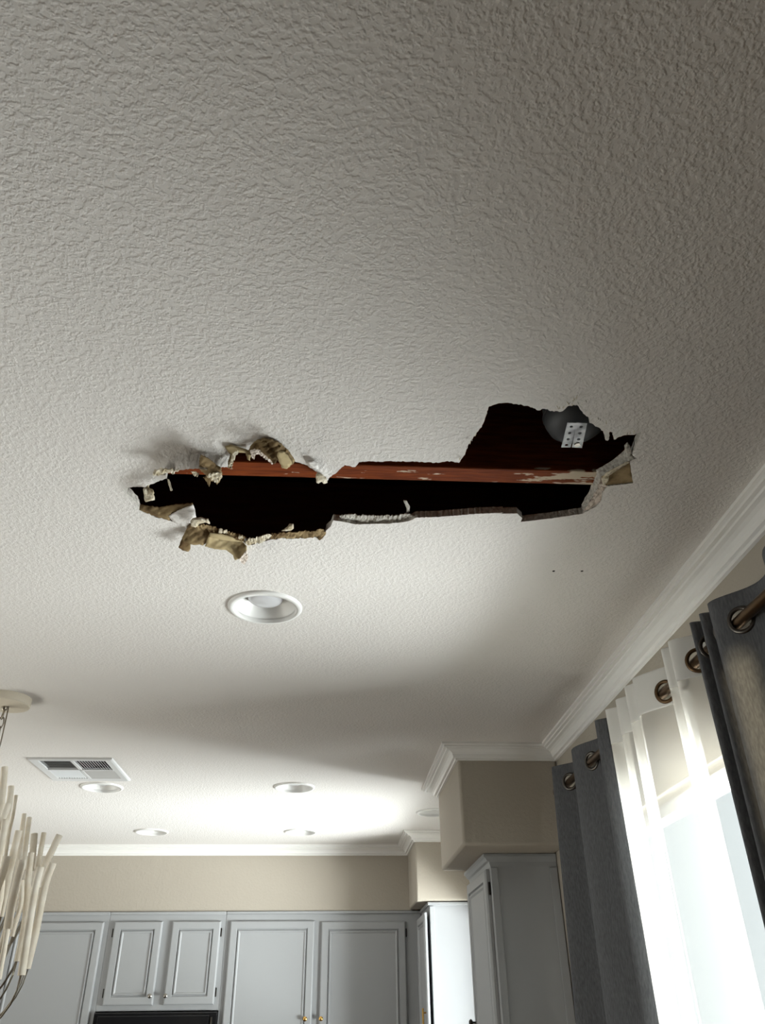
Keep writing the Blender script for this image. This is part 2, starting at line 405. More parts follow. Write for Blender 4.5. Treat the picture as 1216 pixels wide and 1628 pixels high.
# recessed broken layers at the right end of the hole
def sheet(name, pts, z, m, thick, parent=ceiling, sub=0, rag=0.0, wav=0.0):
    """a piece of paper or board traced at its own height z (number or one per point), with real thickness"""
    P = []; n = len(pts)
    for i in range(n):
        (x0, y0), (x1, y1) = pts[i], pts[(i+1) % n]
        za = z[i] if hasattr(z, '__len__') else z; zb = z[(i+1) % n] if hasattr(z, '__len__') else z
        d = math.hypot(x1-x0, y1-y0); k = max(1, int(d/2.2)); nx, ny = -(y1-y0)/d, (x1-x0)/d
        for t in range(k):
            a = t/k; r = random.uniform(-1, 1)*rag*(1 if t else .3)
            P.append((x0+(x1-x0)*a+nx*r, y0+(y1-y0)*a+ny*r, za+(zb-za)*a))
    # interior points so that the sheet can bend
    vs = [Vector((p[0], p[1])) for p in P]; ed = [(i, (i+1) % len(P)) for i in range(len(P))]
    zz = [p[2] for p in P]
    xs = [p[0] for p in P]; ys = [p[1] for p in P]
    poly = [(p[0], p[1]) for p in P]
    for gx in np.arange(min(xs), max(xs), 4.0):
        for gy in np.arange(min(ys), max(ys), 4.0):
            if inside((gx, gy), poly):
                dmin = min((gx-p[0])**2+(gy-p[1])**2 for p in P)
                if dmin < 4: continue
                ws = [1/((gx-p[0])**2+(gy-p[1])**2)**1.2 for p in P]
                zi = sum(a*p[2] for a, p in zip(ws, P))/sum(ws)
                vs.append(Vector((gx, gy))); zz.append(zi+wav*math.sin(gx*.35+gy*.2)*math.cos(gy*.4))
    cv, ce, cf, ov, _, _ = delaunay_2d_cdt(vs, ed, [], 0, 1e-6)
    tri = [tuple(f) for f in cf if inside((sum(cv[i].x for i in f)/len(f), sum(cv[i].y for i in f)/len(f)), poly)]
    q = MB(); q.add([onz(cv[i].x, cv[i].y, zz[ov[i][0]] if ov[i] else sum(zz)/len(zz)) for i in range(len(cv))], tri)
    rough = name.startswith(('crumb', 'frayed', 'gypsum'))
    if rough: q.v = [(v[0]+random.uniform(-1, 1)*.0008, v[1]+random.uniform(-1, 1)*.0008, v[2]+random.uniform(-1, 1)*.0022) for v in q.v]
    o = q.build(name, m, parent, smooth=False if rough else 60)
    md = o.modifiers.new('solid', 'SOLIDIFY'); md.thickness = thick*(.6 if rough else 1); md.offset = 0
    return o
def lab(o, t): o['label'] = t; return o
core_b = [(1001,733), (978,745), (956,758), (950,775), (936,800), (926,816)]
core_t = [(996,713), (972,733), (948,747), (939,776), (925,800), (924,810)]
cb = [onz(x, y, HC+.003) for x, y in core_b]; ct = [onz(x, y, HC+.019) for x, y in core_t]
def fine(l, k=5, j=.0011):
    out = []
    for a, b in zip(l[:-1], l[1:]):
        for t in range(k): out.append(a.lerp(b, t/k)+Vector((random.uniform(-j, j), random.uniform(-j, j), 0)))
    return out+[l[-1]]
q = MB(); cbf, ctf = fine(cb), fine(ct); mid = [a.lerp(b, .5)+Vector((random.uniform(-.0015, .0015), random.uniform(-.0015, .0015), 0)) for a, b in zip(cbf, ctf)]
q.loops([cbf, mid, ctf], False); q.build('gypsum_edge', GYP, ceiling)
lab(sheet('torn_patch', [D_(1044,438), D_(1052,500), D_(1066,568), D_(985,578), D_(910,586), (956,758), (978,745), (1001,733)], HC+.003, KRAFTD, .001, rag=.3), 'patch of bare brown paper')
lab(sheet('crumbled_patch', [(956,758), D_(912,584), D_(890,620), D_(885,662), D_(853,706), D_(770,744), (926,815), (936,800), (950,775)], [HC+.003]*9, PGYP, .001, rag=.3, wav=.001), 'pinkish crumbled gypsum')
sheet('paper_shard', [D_(905,505), D_(1035,440), D_(1040,447), D_(925,520), D_(915,560), D_(890,580), D_(880,540)], HC-.001, FUZZ, .0012, rag=.5)
lab(sheet('paper_shard', [D_(1010,355), D_(1030,335), D_(1045,360), D_(1055,408), D_(1078,424), D_(1035,440), D_(1020,410)], HC+.006, GYP, .004, rag=.5), 'grey gypsum lump')

# ragged paper hanging from the near edge and folded back at the far edge
sheet('paper_flap', [A_(318,560), A_(360,590), A_(345,640), A_(385,665), A_(402,755), A_(365,765), A_(315,778), A_(298,740), A_(292,650), A_(320,635)], [HC-.003, HC-.003, HC-.010, HC-.018, HC-.022, HC-.024, HC-.024, HC-.020, HC-.016, HC-.008], FUZZ, .0016, rag=.7)
sheet('paper_shard', [A_(520,555), A_(540,560), A_(572,668), A_(556,674), A_(535,610)], [HC-.004, HC-.004, HC-.02, HC-.02, HC-.01], FUZZ, .001, rag=.4)
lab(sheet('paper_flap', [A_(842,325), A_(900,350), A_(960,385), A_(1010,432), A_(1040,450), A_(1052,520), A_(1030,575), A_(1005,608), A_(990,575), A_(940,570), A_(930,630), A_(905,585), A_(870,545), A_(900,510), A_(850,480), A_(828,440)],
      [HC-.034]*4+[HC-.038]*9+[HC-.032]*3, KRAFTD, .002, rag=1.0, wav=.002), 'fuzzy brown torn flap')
lab(sheet('crumbled_patch', [A_(900,520), A_(990,490), A_(1045,500), A_(1050,545), A_(1000,590), A_(950,560), A_(915,545)], HC-.041, FUZZ, .003, rag=1.2, wav=.002), 'pale fluffy torn end')
sheet('crumbled_patch', [A_(400,470), A_(450,455), A_(520,460), A_(600,465), A_(640,455), A_(640,475), A_(590,500), A_(575,515), A_(560,497), A_(500,500), A_(450,520), A_(400,530), A_(380,510)], HC-.026, FUZZ, .003, rag=1.2, wav=.002)
sheet('crumbled_patch', [A_(750,485), A_(790,480), A_(830,505), A_(815,530), A_(775,525)], HC-.03, FUZZ, .002, rag=.8)
# arches of torn paper, near edge
lab(sheet('paper_flap', [B_(140,150), B_(180,138), B_(250,155), B_(330,180), B_(350,215), B_(342,265), B_(318,255), B_(308,205), B_(275,200), B_(240,195), B_(205,250), B_(190,318), B_(168,328), B_(165,270), B_(185,215), B_(160,185)],
      [HC-.004]*4+[HC-.012]*3+[HC-.008]*4+[HC-.024]*2+[HC-.012, HC-.006, HC-.004], KRAFT, .0016, rag=.6), 'arched torn paper strip')
sheet('gypsum_rim', [B_(240,176), B_(258,182), B_(250,200), B_(225,225), B_(208,265), B_(192,322), B_(168,326), B_(180,268), B_(205,205)], HC-.027, FUZZ, .0025, rag=.6)
lab(sheet('paper_flap', [B_(330,185), B_(350,140), B_(395,100), B_(450,84), B_(520,95), B_(600,135), B_(665,200), B_(700,262), B_(690,290), B_(640,330), B_(600,318), B_(580,275), B_(558,262), B_(545,290), B_(520,292), B_(495,262), B_(440,218), B_(392,208), B_(378,250), B_(362,252), B_(345,215)],
      [HC-.004]*8+[HC-.012, HC-.026, HC-.026, HC-.02, HC-.02, HC-.026, HC-.026, HC-.018, HC-.014, HC-.014, HC-.02, HC-.02, HC-.01], KRAFTD, .0018, rag=.7, wav=.003), 'curled brown paper arch')
sheet('crumbled_patch', [B_(345,190), B_(400,170), B_(440,205), B_(500,250), B_(530,290), B_(515,292), B_(480,260), B_(430,222), B_(390,208), B_(375,255), B_(355,240)], HC-.029, PGYP, .002, rag=.7)
lab(sheet('paper_shard', [B_(570,185), B_(610,190), B_(650,230), B_(680,285), B_(640,328), B_(600,322), B_(575,265), B_(560,225)], HC-.032, KRAFT, .002, rag=.6), 'light tan tongue of paper')
sheet('paper_shard', [B_(872,380), B_(890,365), B_(905,372), B_(955,400), B_(965,440), B_(935,448), B_(920,432), B_(895,446), B_(878,440)], HC-.012, FUZZ, .0025, rag=.7)
lab(sheet('paper_shard', [B_(805,268), B_(850,262), B_(890,290), B_(895,330), B_(870,340), B_(830,315)], HC-.006, PAINT, .002, rag=.6), 'curled painted edge')
# far edge: folded-back paper
lab(sheet('paper_flap', [E_(100,205), E_(230,140), E_(355,95), E_(372,130), E_(395,240), E_(345,260), E_(320,320), E_(285,372), E_(180,330), E_(110,295), E_(60,230)],
      [HC+.003, HC+.004, HC+.006, HC+.008, HC+.004, HC, HC-.002, HC-.002, HC-.001, HC, HC+.002], PAINT, .0016, rag=.5), 'painted paper flap folded up')
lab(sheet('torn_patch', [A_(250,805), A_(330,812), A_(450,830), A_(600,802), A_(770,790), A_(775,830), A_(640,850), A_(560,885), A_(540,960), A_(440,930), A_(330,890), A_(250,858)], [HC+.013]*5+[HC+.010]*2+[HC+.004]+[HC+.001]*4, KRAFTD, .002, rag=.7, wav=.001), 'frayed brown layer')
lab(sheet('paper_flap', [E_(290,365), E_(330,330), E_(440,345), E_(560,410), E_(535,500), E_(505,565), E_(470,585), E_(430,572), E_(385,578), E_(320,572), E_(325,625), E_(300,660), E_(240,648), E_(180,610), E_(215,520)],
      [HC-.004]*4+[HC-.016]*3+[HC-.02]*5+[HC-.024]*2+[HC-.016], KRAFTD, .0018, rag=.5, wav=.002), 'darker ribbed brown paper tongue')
lab(sheet('paper_flap', [E_(565,425), E_(700,455), E_(850,520), E_(960,550), E_(1005,600), E_(1000,700), E_(975,760), E_(910,745), E_(865,765), E_(840,700), E_(760,640), E_(630,630), E_(500,595), E_(535,500)],
      [HC-.006]*4+[HC-.014]+[HC-.026]*4+[HC-.02]*3+[HC-.018]*2, KRAFT, .0018, rag=.35, wav=.0015), 'smooth tan paper tongue')
lab(sheet('paper_fold', [E_(560,430), E_(700,450), E_(820,485), E_(870,515), E_(960,540), E_(850,535), E_(700,512), E_(552,480)], [HC-.014]*8, KRAFT, .0022, rag=.2), 'raised fold of tan paper')
lab(sheet('crumbled_patch', [E_(965,680), E_(1005,650), E_(1022,740), E_(1000,775), E_(975,812), E_(945,790), E_(915,745)], HC-.030, PGYP, .003, rag=.8), 'white gypsum crumb on the tip')
lab(sheet('paper_roll', [E_(325,290), E_(370,262), E_(470,255), E_(540,275), E_(560,318), E_(500,300), E_(440,315), E_(385,360), E_(335,345)], HC-.012, FUZZ, .004, rag=.7, wav=.002), 'pale curled roll of paper')
lab(sheet('frayed_rim', [E_(400,330), E_(520,335), E_(680,385), E_(760,410), E_(900,455), E_(1000,480), E_(975,510), E_(960,545), E_(860,515), E_(700,452), E_(560,415), E_(420,380)], HC-.006, KRAFTD, .003, rag=1.1, wav=.0015), 'frayed brown rim')
for c in ((690,410), (745,420), (930,480)):
    sheet('crumb', [E_(c[0]-25, c[1]+18), E_(c[0]-20, c[1]-20), E_(c[0]+20, c[1]-16), E_(c[0]+28, c[1]+16), E_(c[0], c[1]+26)], HC-.010, FUZZ, .003, rag=.6)
lab(sheet('frayed_rim', [B_(300,920), B_(330,895), B_(420,880), B_(490,855), B_(515,875), B_(470,905), B_(380,935), B_(330,942)], HC-.001, FUZZ, .003, rag=1, wav=.001), 'pale frayed rim')
lab(sheet('frayed_rim', [B_(515,852), B_(600,845), B_(680,838), B_(800,832), B_(860,832), B_(905,812), B_(955,835), B_(945,870), B_(905,900), B_(870,880), B_(690,890), B_(590,885), B_(510,900)], HC+.001, KRAFTD, .003, rag=.9, wav=.001), 'brown frayed rim')
sheet('paper_shard', [B_(595,830), B_(640,800), B_(660,772), B_(690,775), B_(693,810), B_(670,828)], [HC+.002, HC+.004, HC+.008, HC+.008, HC+.004, HC+.002], FUZZ, .0016, rag=.4)
lab(sheet('gypsum_rim', [C_(225,760), C_(300,748), C_(330,758), C_(450,762), C_(560,758), C_(640,745), C_(690,765), C_(610,785), C_(540,800), C_(330,805), C_(240,790)], HC+.007, GYP, .003, rag=.9), 'fluffy grey gypsum lip')
sheet('paper_shard', [C_(612,665), C_(632,668), C_(652,705), C_(648,740), C_(630,750), C_(632,715)], HC+.012, GYP, .0015, rag=.4)
# fibres along the near edge at the right
for k in range(26):
    t = random.random()
    if k < 20:
        a = random.choice([(D_(600,150), D_(800,100)), (D_(690,118), D_(740,80)), (D_(815,170), D_(930,240)), (D_(1000,290), D_(1100,270))])
    else:
        a = (C_(940,440), C_(1060,250))
    x = a[0][0]+(a[1][0]-a[0][0])*t; y = a[0][1]+(a[1][1]-a[0][1])*t
    ln = random.uniform(2, 6); an = random.uniform(-2.4, -.7)
    sheet('paper_fibre', [(x-.6, y+1), (x+.6, y+1), (x+.5+ln*.5*math.cos(an), y+ln*.5*math.sin(an)), (x+ln*math.cos(an), y+ln*math.sin(an)), (x-.5+ln*.5*math.cos(an), y+ln*.5*math.sin(an))], HC-random.uniform(.002, .008), random.choice([FUZZ, GYP]), .0008)
for px, py in ((880, 908), (925, 908)):
    c = onz(px, py, HC); q = MB(); q.lathe([(.0001, -.0012), (.002, -.0012), (.0035, 0), (.0035, .002)], c, 10)
    q.build('screw_head', DARKM, ceiling, smooth=True)

# ------------------------------------------------------------------ framing above the ceiling
g = MB(); g.box(-3.2, XR-.001, 1.205, 1.252, HC+BT+.001, HC+BT+.24)
o = g.build('ceiling_joist', JOIST, bevel=.003); tag(o, 'reddish brown wooden joist running along the middle of the ceiling hole', 'joist')
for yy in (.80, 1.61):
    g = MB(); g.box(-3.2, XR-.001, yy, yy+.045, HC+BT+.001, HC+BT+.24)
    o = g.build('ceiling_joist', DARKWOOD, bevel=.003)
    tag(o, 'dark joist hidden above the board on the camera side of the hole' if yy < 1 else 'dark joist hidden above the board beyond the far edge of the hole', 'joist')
# sheet metal duct with two perforated straps, in the shadow at the right end of the hole
du = empty('metal_duct', (0.44, 1.13, HC+.10), 'grey sheet metal duct hung in the dark right end of the ceiling hole', 'duct')
c = (0.443, 1.128)
q = MB(); q.lathe([(.001, -.018), (.02, -.017), (.038, -.010), (.052, .002), (.058, .018), (.058, .16)], (c[0], c[1], HC+.062), 40); q.build('duct_body', DUCT, du, smooth=50)
q = MB(); q.torus((c[0], c[1], HC+.092), (0, 0, 1), .0585, .0025); q.build('duct_seam', DUCT, du, smooth=True)
def strap(pa, pb, pc, pd, z0, z1):
    """perforated strap: a strip with round holes, from the joist face down to the duct"""
    a, b = onz(*pa, z0), onz(*pb, z0); c_, d_ = onz(*pc, z1), onz(*pd, z1)
    ex = (b-a); ey = ((c_-a)+(d_-b))*.5; W_, L_ = ex.length, ey.length
    vs = [Vector((0, 0)), Vector((W_, 0)), Vector((W_, L_)), Vector((0, L_))]; ed = [(0,1),(1,2),(2,3),(3,0)]; hs = []
    for k in range(4):
        cc = Vector((W_/2, L_*(.10+.25*k))); h = [cc+Vector((math.cos(t*math.pi/5), math.sin(t*math.pi/5)))*W_*.17 for t in range(10)]
        o_ = len(vs); vs += h; ed += [(o_+i, o_+(i+1) % 10) for i in range(10)]; hs.append([tuple(p) for p in h])
    cv, _, cf, _, _, _ = delaunay_2d_cdt(vs, ed, [], 0, 1e-6)
    exn, eyn = ex.normalized(), ey.normalized()
    q = MB(); q.add([a+exn*v.x+eyn*v.y for v in cv], [tuple(f) for f in cf if not any(inside((sum(cv[i].x for i in f)/len(f), sum(cv[i].y for i in f)/len(f)), h) for h in hs)])
    q.build('perforated_strap', GALV, du, solid=.0012)
strap((892,711), (907,711), (903,672), (916,672), HC+.032, HC+.036)
strap((909,711), (925,712), (918,672), (932,672), HC+.032, HC+.036)
q = MB(); q.lathe([(.0001, 0), (.006, 0), (.006, .006), (.003, .009), (.0001, .009)], onz(918, 708, HC+.030), 6); q.build('bolt', CHROME, du)
reparent(du)

# ------------------------------------------------------------------ crown moulding
PROF = [(.067, 0), (.067, .0075), (.058, .0095), (.058, .0155), (.048, .0165), (.046, .0205), (.036, .0225), (.028, .0275), (.0225, .0345), (.021, .041), (.0195, .0455), (.0105, .047), (.0095, .054), (0, .054)]
def crown(pts, names):
    """pts: wall corners with the room on the left-hand side of travel; one mitred length per wall"""
    n = len(pts); dirs = [(Vector(pts[i+1])-Vector(pts[i])).normalized() for i in range(n-1)]
    nor = [Vector((-d.y, d.x)) for d in dirs]
    mit = []
    for i in range(n):
        if i == 0: mit.append(nor[0])
        elif i == n-1: mit.append(nor[-1])
        else:
            b = nor[i-1]+nor[i]; mit.append(b/(b.dot(nor[i])))
    for i in range(n-1):
        lp = [[(pts[j][0]+mit[j].x*p, pts[j][1]+mit[j].y*p, HC-d) for p, d in [(0, 0)]+PROF] for j in (i, i+1)]
        q = MB(); q.loops(lp, True, True, True)
        struct(q.build(names[i], TRIM))
PX0, PY0, PY1, SZ = .478, 3.03, 3.66, CZ+.50
crown([(XR, YB), (XR, PY0), (PX0, PY0), (PX0, PY1), (XR, PY1)], ['trim_2', 'trim_3', 'trim_4', 'trim_5'])
FX0, FY0, BY = .476, 4.77, 5.24
crown([(XR, PY1), (XR, FY0), (FX0, FY0), (FX0, BY), (XL, BY), (XL, YB)], ['trim_6', 'trim_7', 'trim_8', 'trim_9', 'trim_10'])

# soffits
struct(box('wall_pier', WALL, (PX0, XR, PY0, PY1, SZ, HC), bevel=.010))
struct(box('wall_corner', WALL, (FX0, XR, FY0, BY, SZ+.003, HC), bevel=.008))
struct(box('wall_kitchen', WALL, (XL, FX0+.02, BY, YK, SZ, HC)))

# ------------------------------------------------------------------ cabinets
def rect_loops(q, origin, ex, ez, en, w_, h_, prof):
    lp = []
    for ins, d in prof:
        lp.append([origin+ex*a+ez*b+en*d for a, b in ((ins, ins), (w_-ins, ins), (w_-ins, h_-ins), (ins, h_-ins))])
    q.loops(lp, True, True, True)
def cab_door(parent, org, ex, en, w_, h_, m, knob=None, hinge=None, knobm=None, thick=.019):
    org = Vector(org); ex = Vector(ex); en = Vector(en); ez = Vector((0, 0, 1))
    q = MB(); rect_loops(q, org, ex, ez, en, w_, h_, [(0, 0), (0, thick*.6), (.004, thick*.9), (.008, thick), (.040, thick), (.043, thick*.55), (.048, thick*.5)])
    d = q.build('door', m, parent, smooth=20)
    q = MB(); rect_loops(q, org, ex, ez, en, w_, h_, [(.048, thick*.3), (.048, thick*.5), (.051, thick*.95), (.056, thick*.95), (.062, thick*.66), (.066, thick*.66)])
    q.build('panel', m, d, smooth=20)
    if knob:
        for kx, kz in knob:
            c = org+ex*kx+ez*kz+en*thick
            q = MB(); n = 12; lp = []
            for r, t in ((.004, 0), (.004, .012), (.011, .016), (.012, .022), (.007, .027), (.0005, .028)):
                lp.append([c+en*t+(ex*math.cos(2*math.pi*k/n)+ez*math.sin(2*math.pi*k/n))*r for k in range(n)])
            q.loops(lp, True, True, True); q.build('knob', knobm or DARKM, d, smooth=40)
    if hinge:
        for hx, hz in hinge:
            c = org+ex*hx+ez*hz+en*.004
            q = MB(); q.tube([c-ez*.022, c+ez*.022], .0045, 8); q.build('hinge', DARKM, d, smooth=40)
    return d
YF = BY-.001
EX, EN = (1, 0, 0), (0, -1, 0)
def cabinet_body(root, x0, x1, z0, z1, m=CAB, y0=None, y1=None, rail=.05):
    y0 = y0 or BY; y1 = y1 or YK-.02
    box('body', m, (x0, x1, y0, y1, z0, z1-.014), root, bevel=.002)
    box('top_moulding', m, (x0, x1, y0-.012, y0+.03, z1-.016, z1), root, bevel=.004)
ZT = SZ-.002
r1 = empty('pantry_cabinet', (-1.68, BY, .0), 'tall grey cabinet left of the black appliance, mostly behind the cream chandelier', 'cabinet')
cabinet_body(r1, -2.08, -1.296, .02, ZT)
cab_door(r1, (-1.86, BY-.001, .85), EX, EN, .537, CZ+.444-.85, CAB, knob=[(.5, .65)], hinge=None)
r2 = empty('upper_cabinet', (-.95, BY, CZ+.0), 'short grey two-door cabinet directly above the black appliance', 'cabinet')
cabinet_body(r2, -1.295, -.617, CZ+.002, ZT)
cab_door(r2, (-1.262, BY-.001, CZ+.028), EX, EN, .279, .418, CAB, knob=[(.262, .045)], hinge=[(-.004, .06), (-.004, .36)], knobm=CHROME)
cab_door(r2, (-.926, BY-.001, CZ+.028), EX, EN, .283, .418, CAB, knob=[(.012, .045)], hinge=[(.287, .06), (.287, .36)], knobm=CHROME)
r3 = empty('pantry_cabinet', (-.05, BY, .0), 'tall grey two-door cabinet right of the black appliance', 'cabinet')
cabinet_body(r3, -.616, .548, .02, ZT)
cab_door(r3, (-.588, BY-.001, .85), EX, EN, .497, CZ+.446-.85, CAB, knob=[(.46, .686)], knobm=BRASS)
cab_door(r3, (-.051, BY-.001, .85), EX, EN, .500, CZ+.440-.85, CAB, knob=[(.012, .686)], hinge=[(.504, 1.11)], knobm=BRASS)
for r in (r1, r2, r3): reparent(r)
# black appliance
ap = empty('wall_oven', (-.955, BY, .6), 'black built-in appliance whose top edge shows under the short grey cabinet', 'oven')
box('body', BLACK, (-1.294, -.618, BY-.03, YK-.03, .75, CZ-.004), ap, bevel=.004)
box('front_glass', BLACK, (-1.27, -.66, BY-.042, BY-.030, .9, CZ-.02), ap, bevel=.003)
box('side_strip', CHROME, (-.650, -.642, BY-.040, BY-.0302, .9, CZ-.03), ap)
reparent(ap)
# far corner cabinet, lit by the kitchen window
fc = empty('tall_cabinet', (.70, 4.8, .0), 'brightly lit pale cabinet side in the far corner, left of the near cabinet', 'cabinet')
box('body', CABW, (.549, XR-.002, FY0+.03, BY-.002, .02, ZT-.014), fc, bevel=.002)
box('top_moulding', CABW, (.538, XR-.002, FY0+.016, BY-.002, ZT-.016, ZT), fc, bevel=.003)
box('side_stile', CABW, (.549, .574, FY0+.022, FY0+.030, .02, ZT-.02), fc, bevel=.002)
d = cab_door(fc, (.532, FY0+.02, .85), (0, 1, 0), (-1, 0, 0), .40, CZ+.446-.85, CABW)
q = MB(); c = Vector((.516, FY0+.05, CZ-.055))
q.tube([c+Vector((0, 0, .035)), c+Vector((-.018, 0, .035))], .004); q.tube([c+Vector((0, 0, -.035)), c+Vector((-.018, 0, -.035))], .004)
q.tube([c+Vector((-.02, 0, -.055)), c+Vector((-.02, 0, .055))], .005); q.build('handle', BRASS, d, smooth=40)
reparent(fc)
# near cabinet under the pier
nc = empty('wall_cabinet', (.73, 3.4, CZ-.45), 'dark grey cabinet with ajar door under the near soffit beside the curtain', 'cabinet')
box('body', CAB, (.605, XR-.002, 3.2, 3.70, CZ-.45, ZT-.012), nc, bevel=.002)
q = MB(); pr = [(0, 0), (.004, .016), (.012, .020), (.018, .030), (.024, .034), (.024, .044)]
lp = []
for o_, z in pr: lp.append([(.605-o_, 3.2-o_*.25, SZ-.046+z), (.605-o_, 3.70, SZ-.046+z), (XR-.003, 3.70, SZ-.046+z), (XR-.003, 3.2-o_*.25, SZ-.046+z)])
q.loops(lp, True, True, True); q.build('top_moulding', CAB, nc, smooth=20)
box('side_stile', CAB, (.605, .632, 3.194, 3.2, CZ-.45, SZ-.05), nc, bevel=.002)
box('side_stile', CAB, (.832, XR-.003, 3.194, 3.2, CZ-.45, SZ-.05), nc, bevel=.002)
d = cab_door(nc, (.604, 3.225, CZ-.42), (0, 1, 0), (-1, 0, 0), .455, .868, CAB, knob=[(.425, .37)], hinge=[(-.004, .80)])
reparent(nc)

# ------------------------------------------------------------------ recessed lights
LL = ['large white recessed light nearest the ceiling hole', 'white recessed light right beside the ceiling vent', 'white recessed light in the middle row, right of the vent',
      'white recessed light in the row nearest the kitchen cabinets, the left one', 'white recessed light in the row nearest the kitchen cabinets, the middle one', 'faint white recessed light half hidden behind the near soffit']
def recessed():
    r = empty('recessed_light', (0, 0, 0), '', 'light', 'recessed ceiling lights'); z = 0
    q = MB(); q.lathe([(.0935, .0), (.0935, -.0025), (.090, -.006), (.080, -.0075), (.0800, -.006), (.0785, -.001), (.0775, .003)], (0, 0, z), 48); q.build('trim_ring', WHITEP, r, smooth=True)
    q = MB()
    pr = [(.0780, .001)]
    for k in range(9):
        t = k/8; rr = .0775-.028*t; pr += [(rr, .003+.040*t), (rr-.0012, .005+.040*t)]
    q.lathe(pr, (0, 0, z), 48); q.build('baffle', WHITEP, r, smooth=50)
    q = MB(); q.lathe([(.0001, .011), (.02, .012), (.036, .015), (.043, .020), (.045, .027), (.043, .060)], (0, 0, z), 40); q.build('bulb', LENS, r, smooth=True)
    q = MB(); q.lathe([(.052, .055), (.052, .12), (.0001, .12)], (0, 0, z), 32); q.build('housing', VOID, r)
    return r
rl = recessed()
for i, (x, y) in enumerate(LIGHTS):
    if i == 0: o = rl
    else:
        o = rl.copy(); COL.objects.link(o)
        for ch in list(rl.children):
            cc = ch.copy(); COL.objects.link(cc); cc.parent = o
    o.location = (x, y, HC); o['label'] = LL[i]
    if '_off' in o: del o['_off']

# ------------------------------------------------------------------ ceiling vent
vt = empty('ceiling_vent', (vx, vy, HC), 'square white four-way ceiling vent with slatted quarters', 'vent')
W2_, D2 = .168, .176
q = MB()
def fl(i, z): return [(vx-W2_+i, vy-D2+i, z), (vx+W2_-i, vy-D2+i, z), (vx+W2_-i, vy+D2-i, z), (vx-W2_+i, vy+D2-i, z)]
q.loops([fl(0, HC), fl(.002, HC-.006), fl(.008, HC-.009), fl(.034, HC-.005), fl(.034, HC+.010)], True); q.build('frame', VENTM, vt, smooth=20)
ix, iy = W2_-.034, D2-.034
box('cross_bar', VENTM, (vx-.006, vx+.006, vy-iy, vy+iy, HC-.006, HC+.004), vt)
box('cross_bar', VENTM, (vx-ix, vx+ix, vy-.005, vy+.005, HC-.006, HC+.004), vt)
box('duct_opening', VOID, (vx-ix, vx+ix, vy-iy, vy+iy, HC+.05, HC+.053), vt)
def louvers(x0, x1, y0, y1, along, tilt, k=12, wd=.0075):
    q = MB()
    for i in range(k):
        t = (i+.5)/k; ca, sa = math.cos(tilt)*wd, math.sin(tilt)*wd; th = .0006
        if along == 'x':
            yc = y0+(y1-y0)*t; a = [(x0, yc-ca, HC-sa), (x1, yc-ca, HC-sa), (x1, yc+ca, HC+sa), (x0, yc+ca, HC+sa)]
        else:
            xc = x0+(x1-x0)*t; a = [(xc-ca, y0, HC-sa), (xc-ca, y1, HC-sa), (xc+ca, y1, HC+sa), (xc+ca, y0, HC+sa)]
        q.add(a, [(0, 1, 2, 3)])
    o = q.build('louvers', VENTM, vt, solid=.0008); o['kind'] = 'stuff'
louvers(vx-ix, vx-.006, vy-iy, vy-.005, 'x', math.radians(22), 9, .0034)
louvers(vx-ix, vx-.006, vy+.005, vy+iy, 'y', math.radians(41))
louvers(vx+.006, vx+ix, vy-iy, vy-.005, 'y', math.radians(-45))
louvers(vx+.006, vx+ix, vy+.005, vy+iy, 'x', math.radians(-35))
reparent(vt)

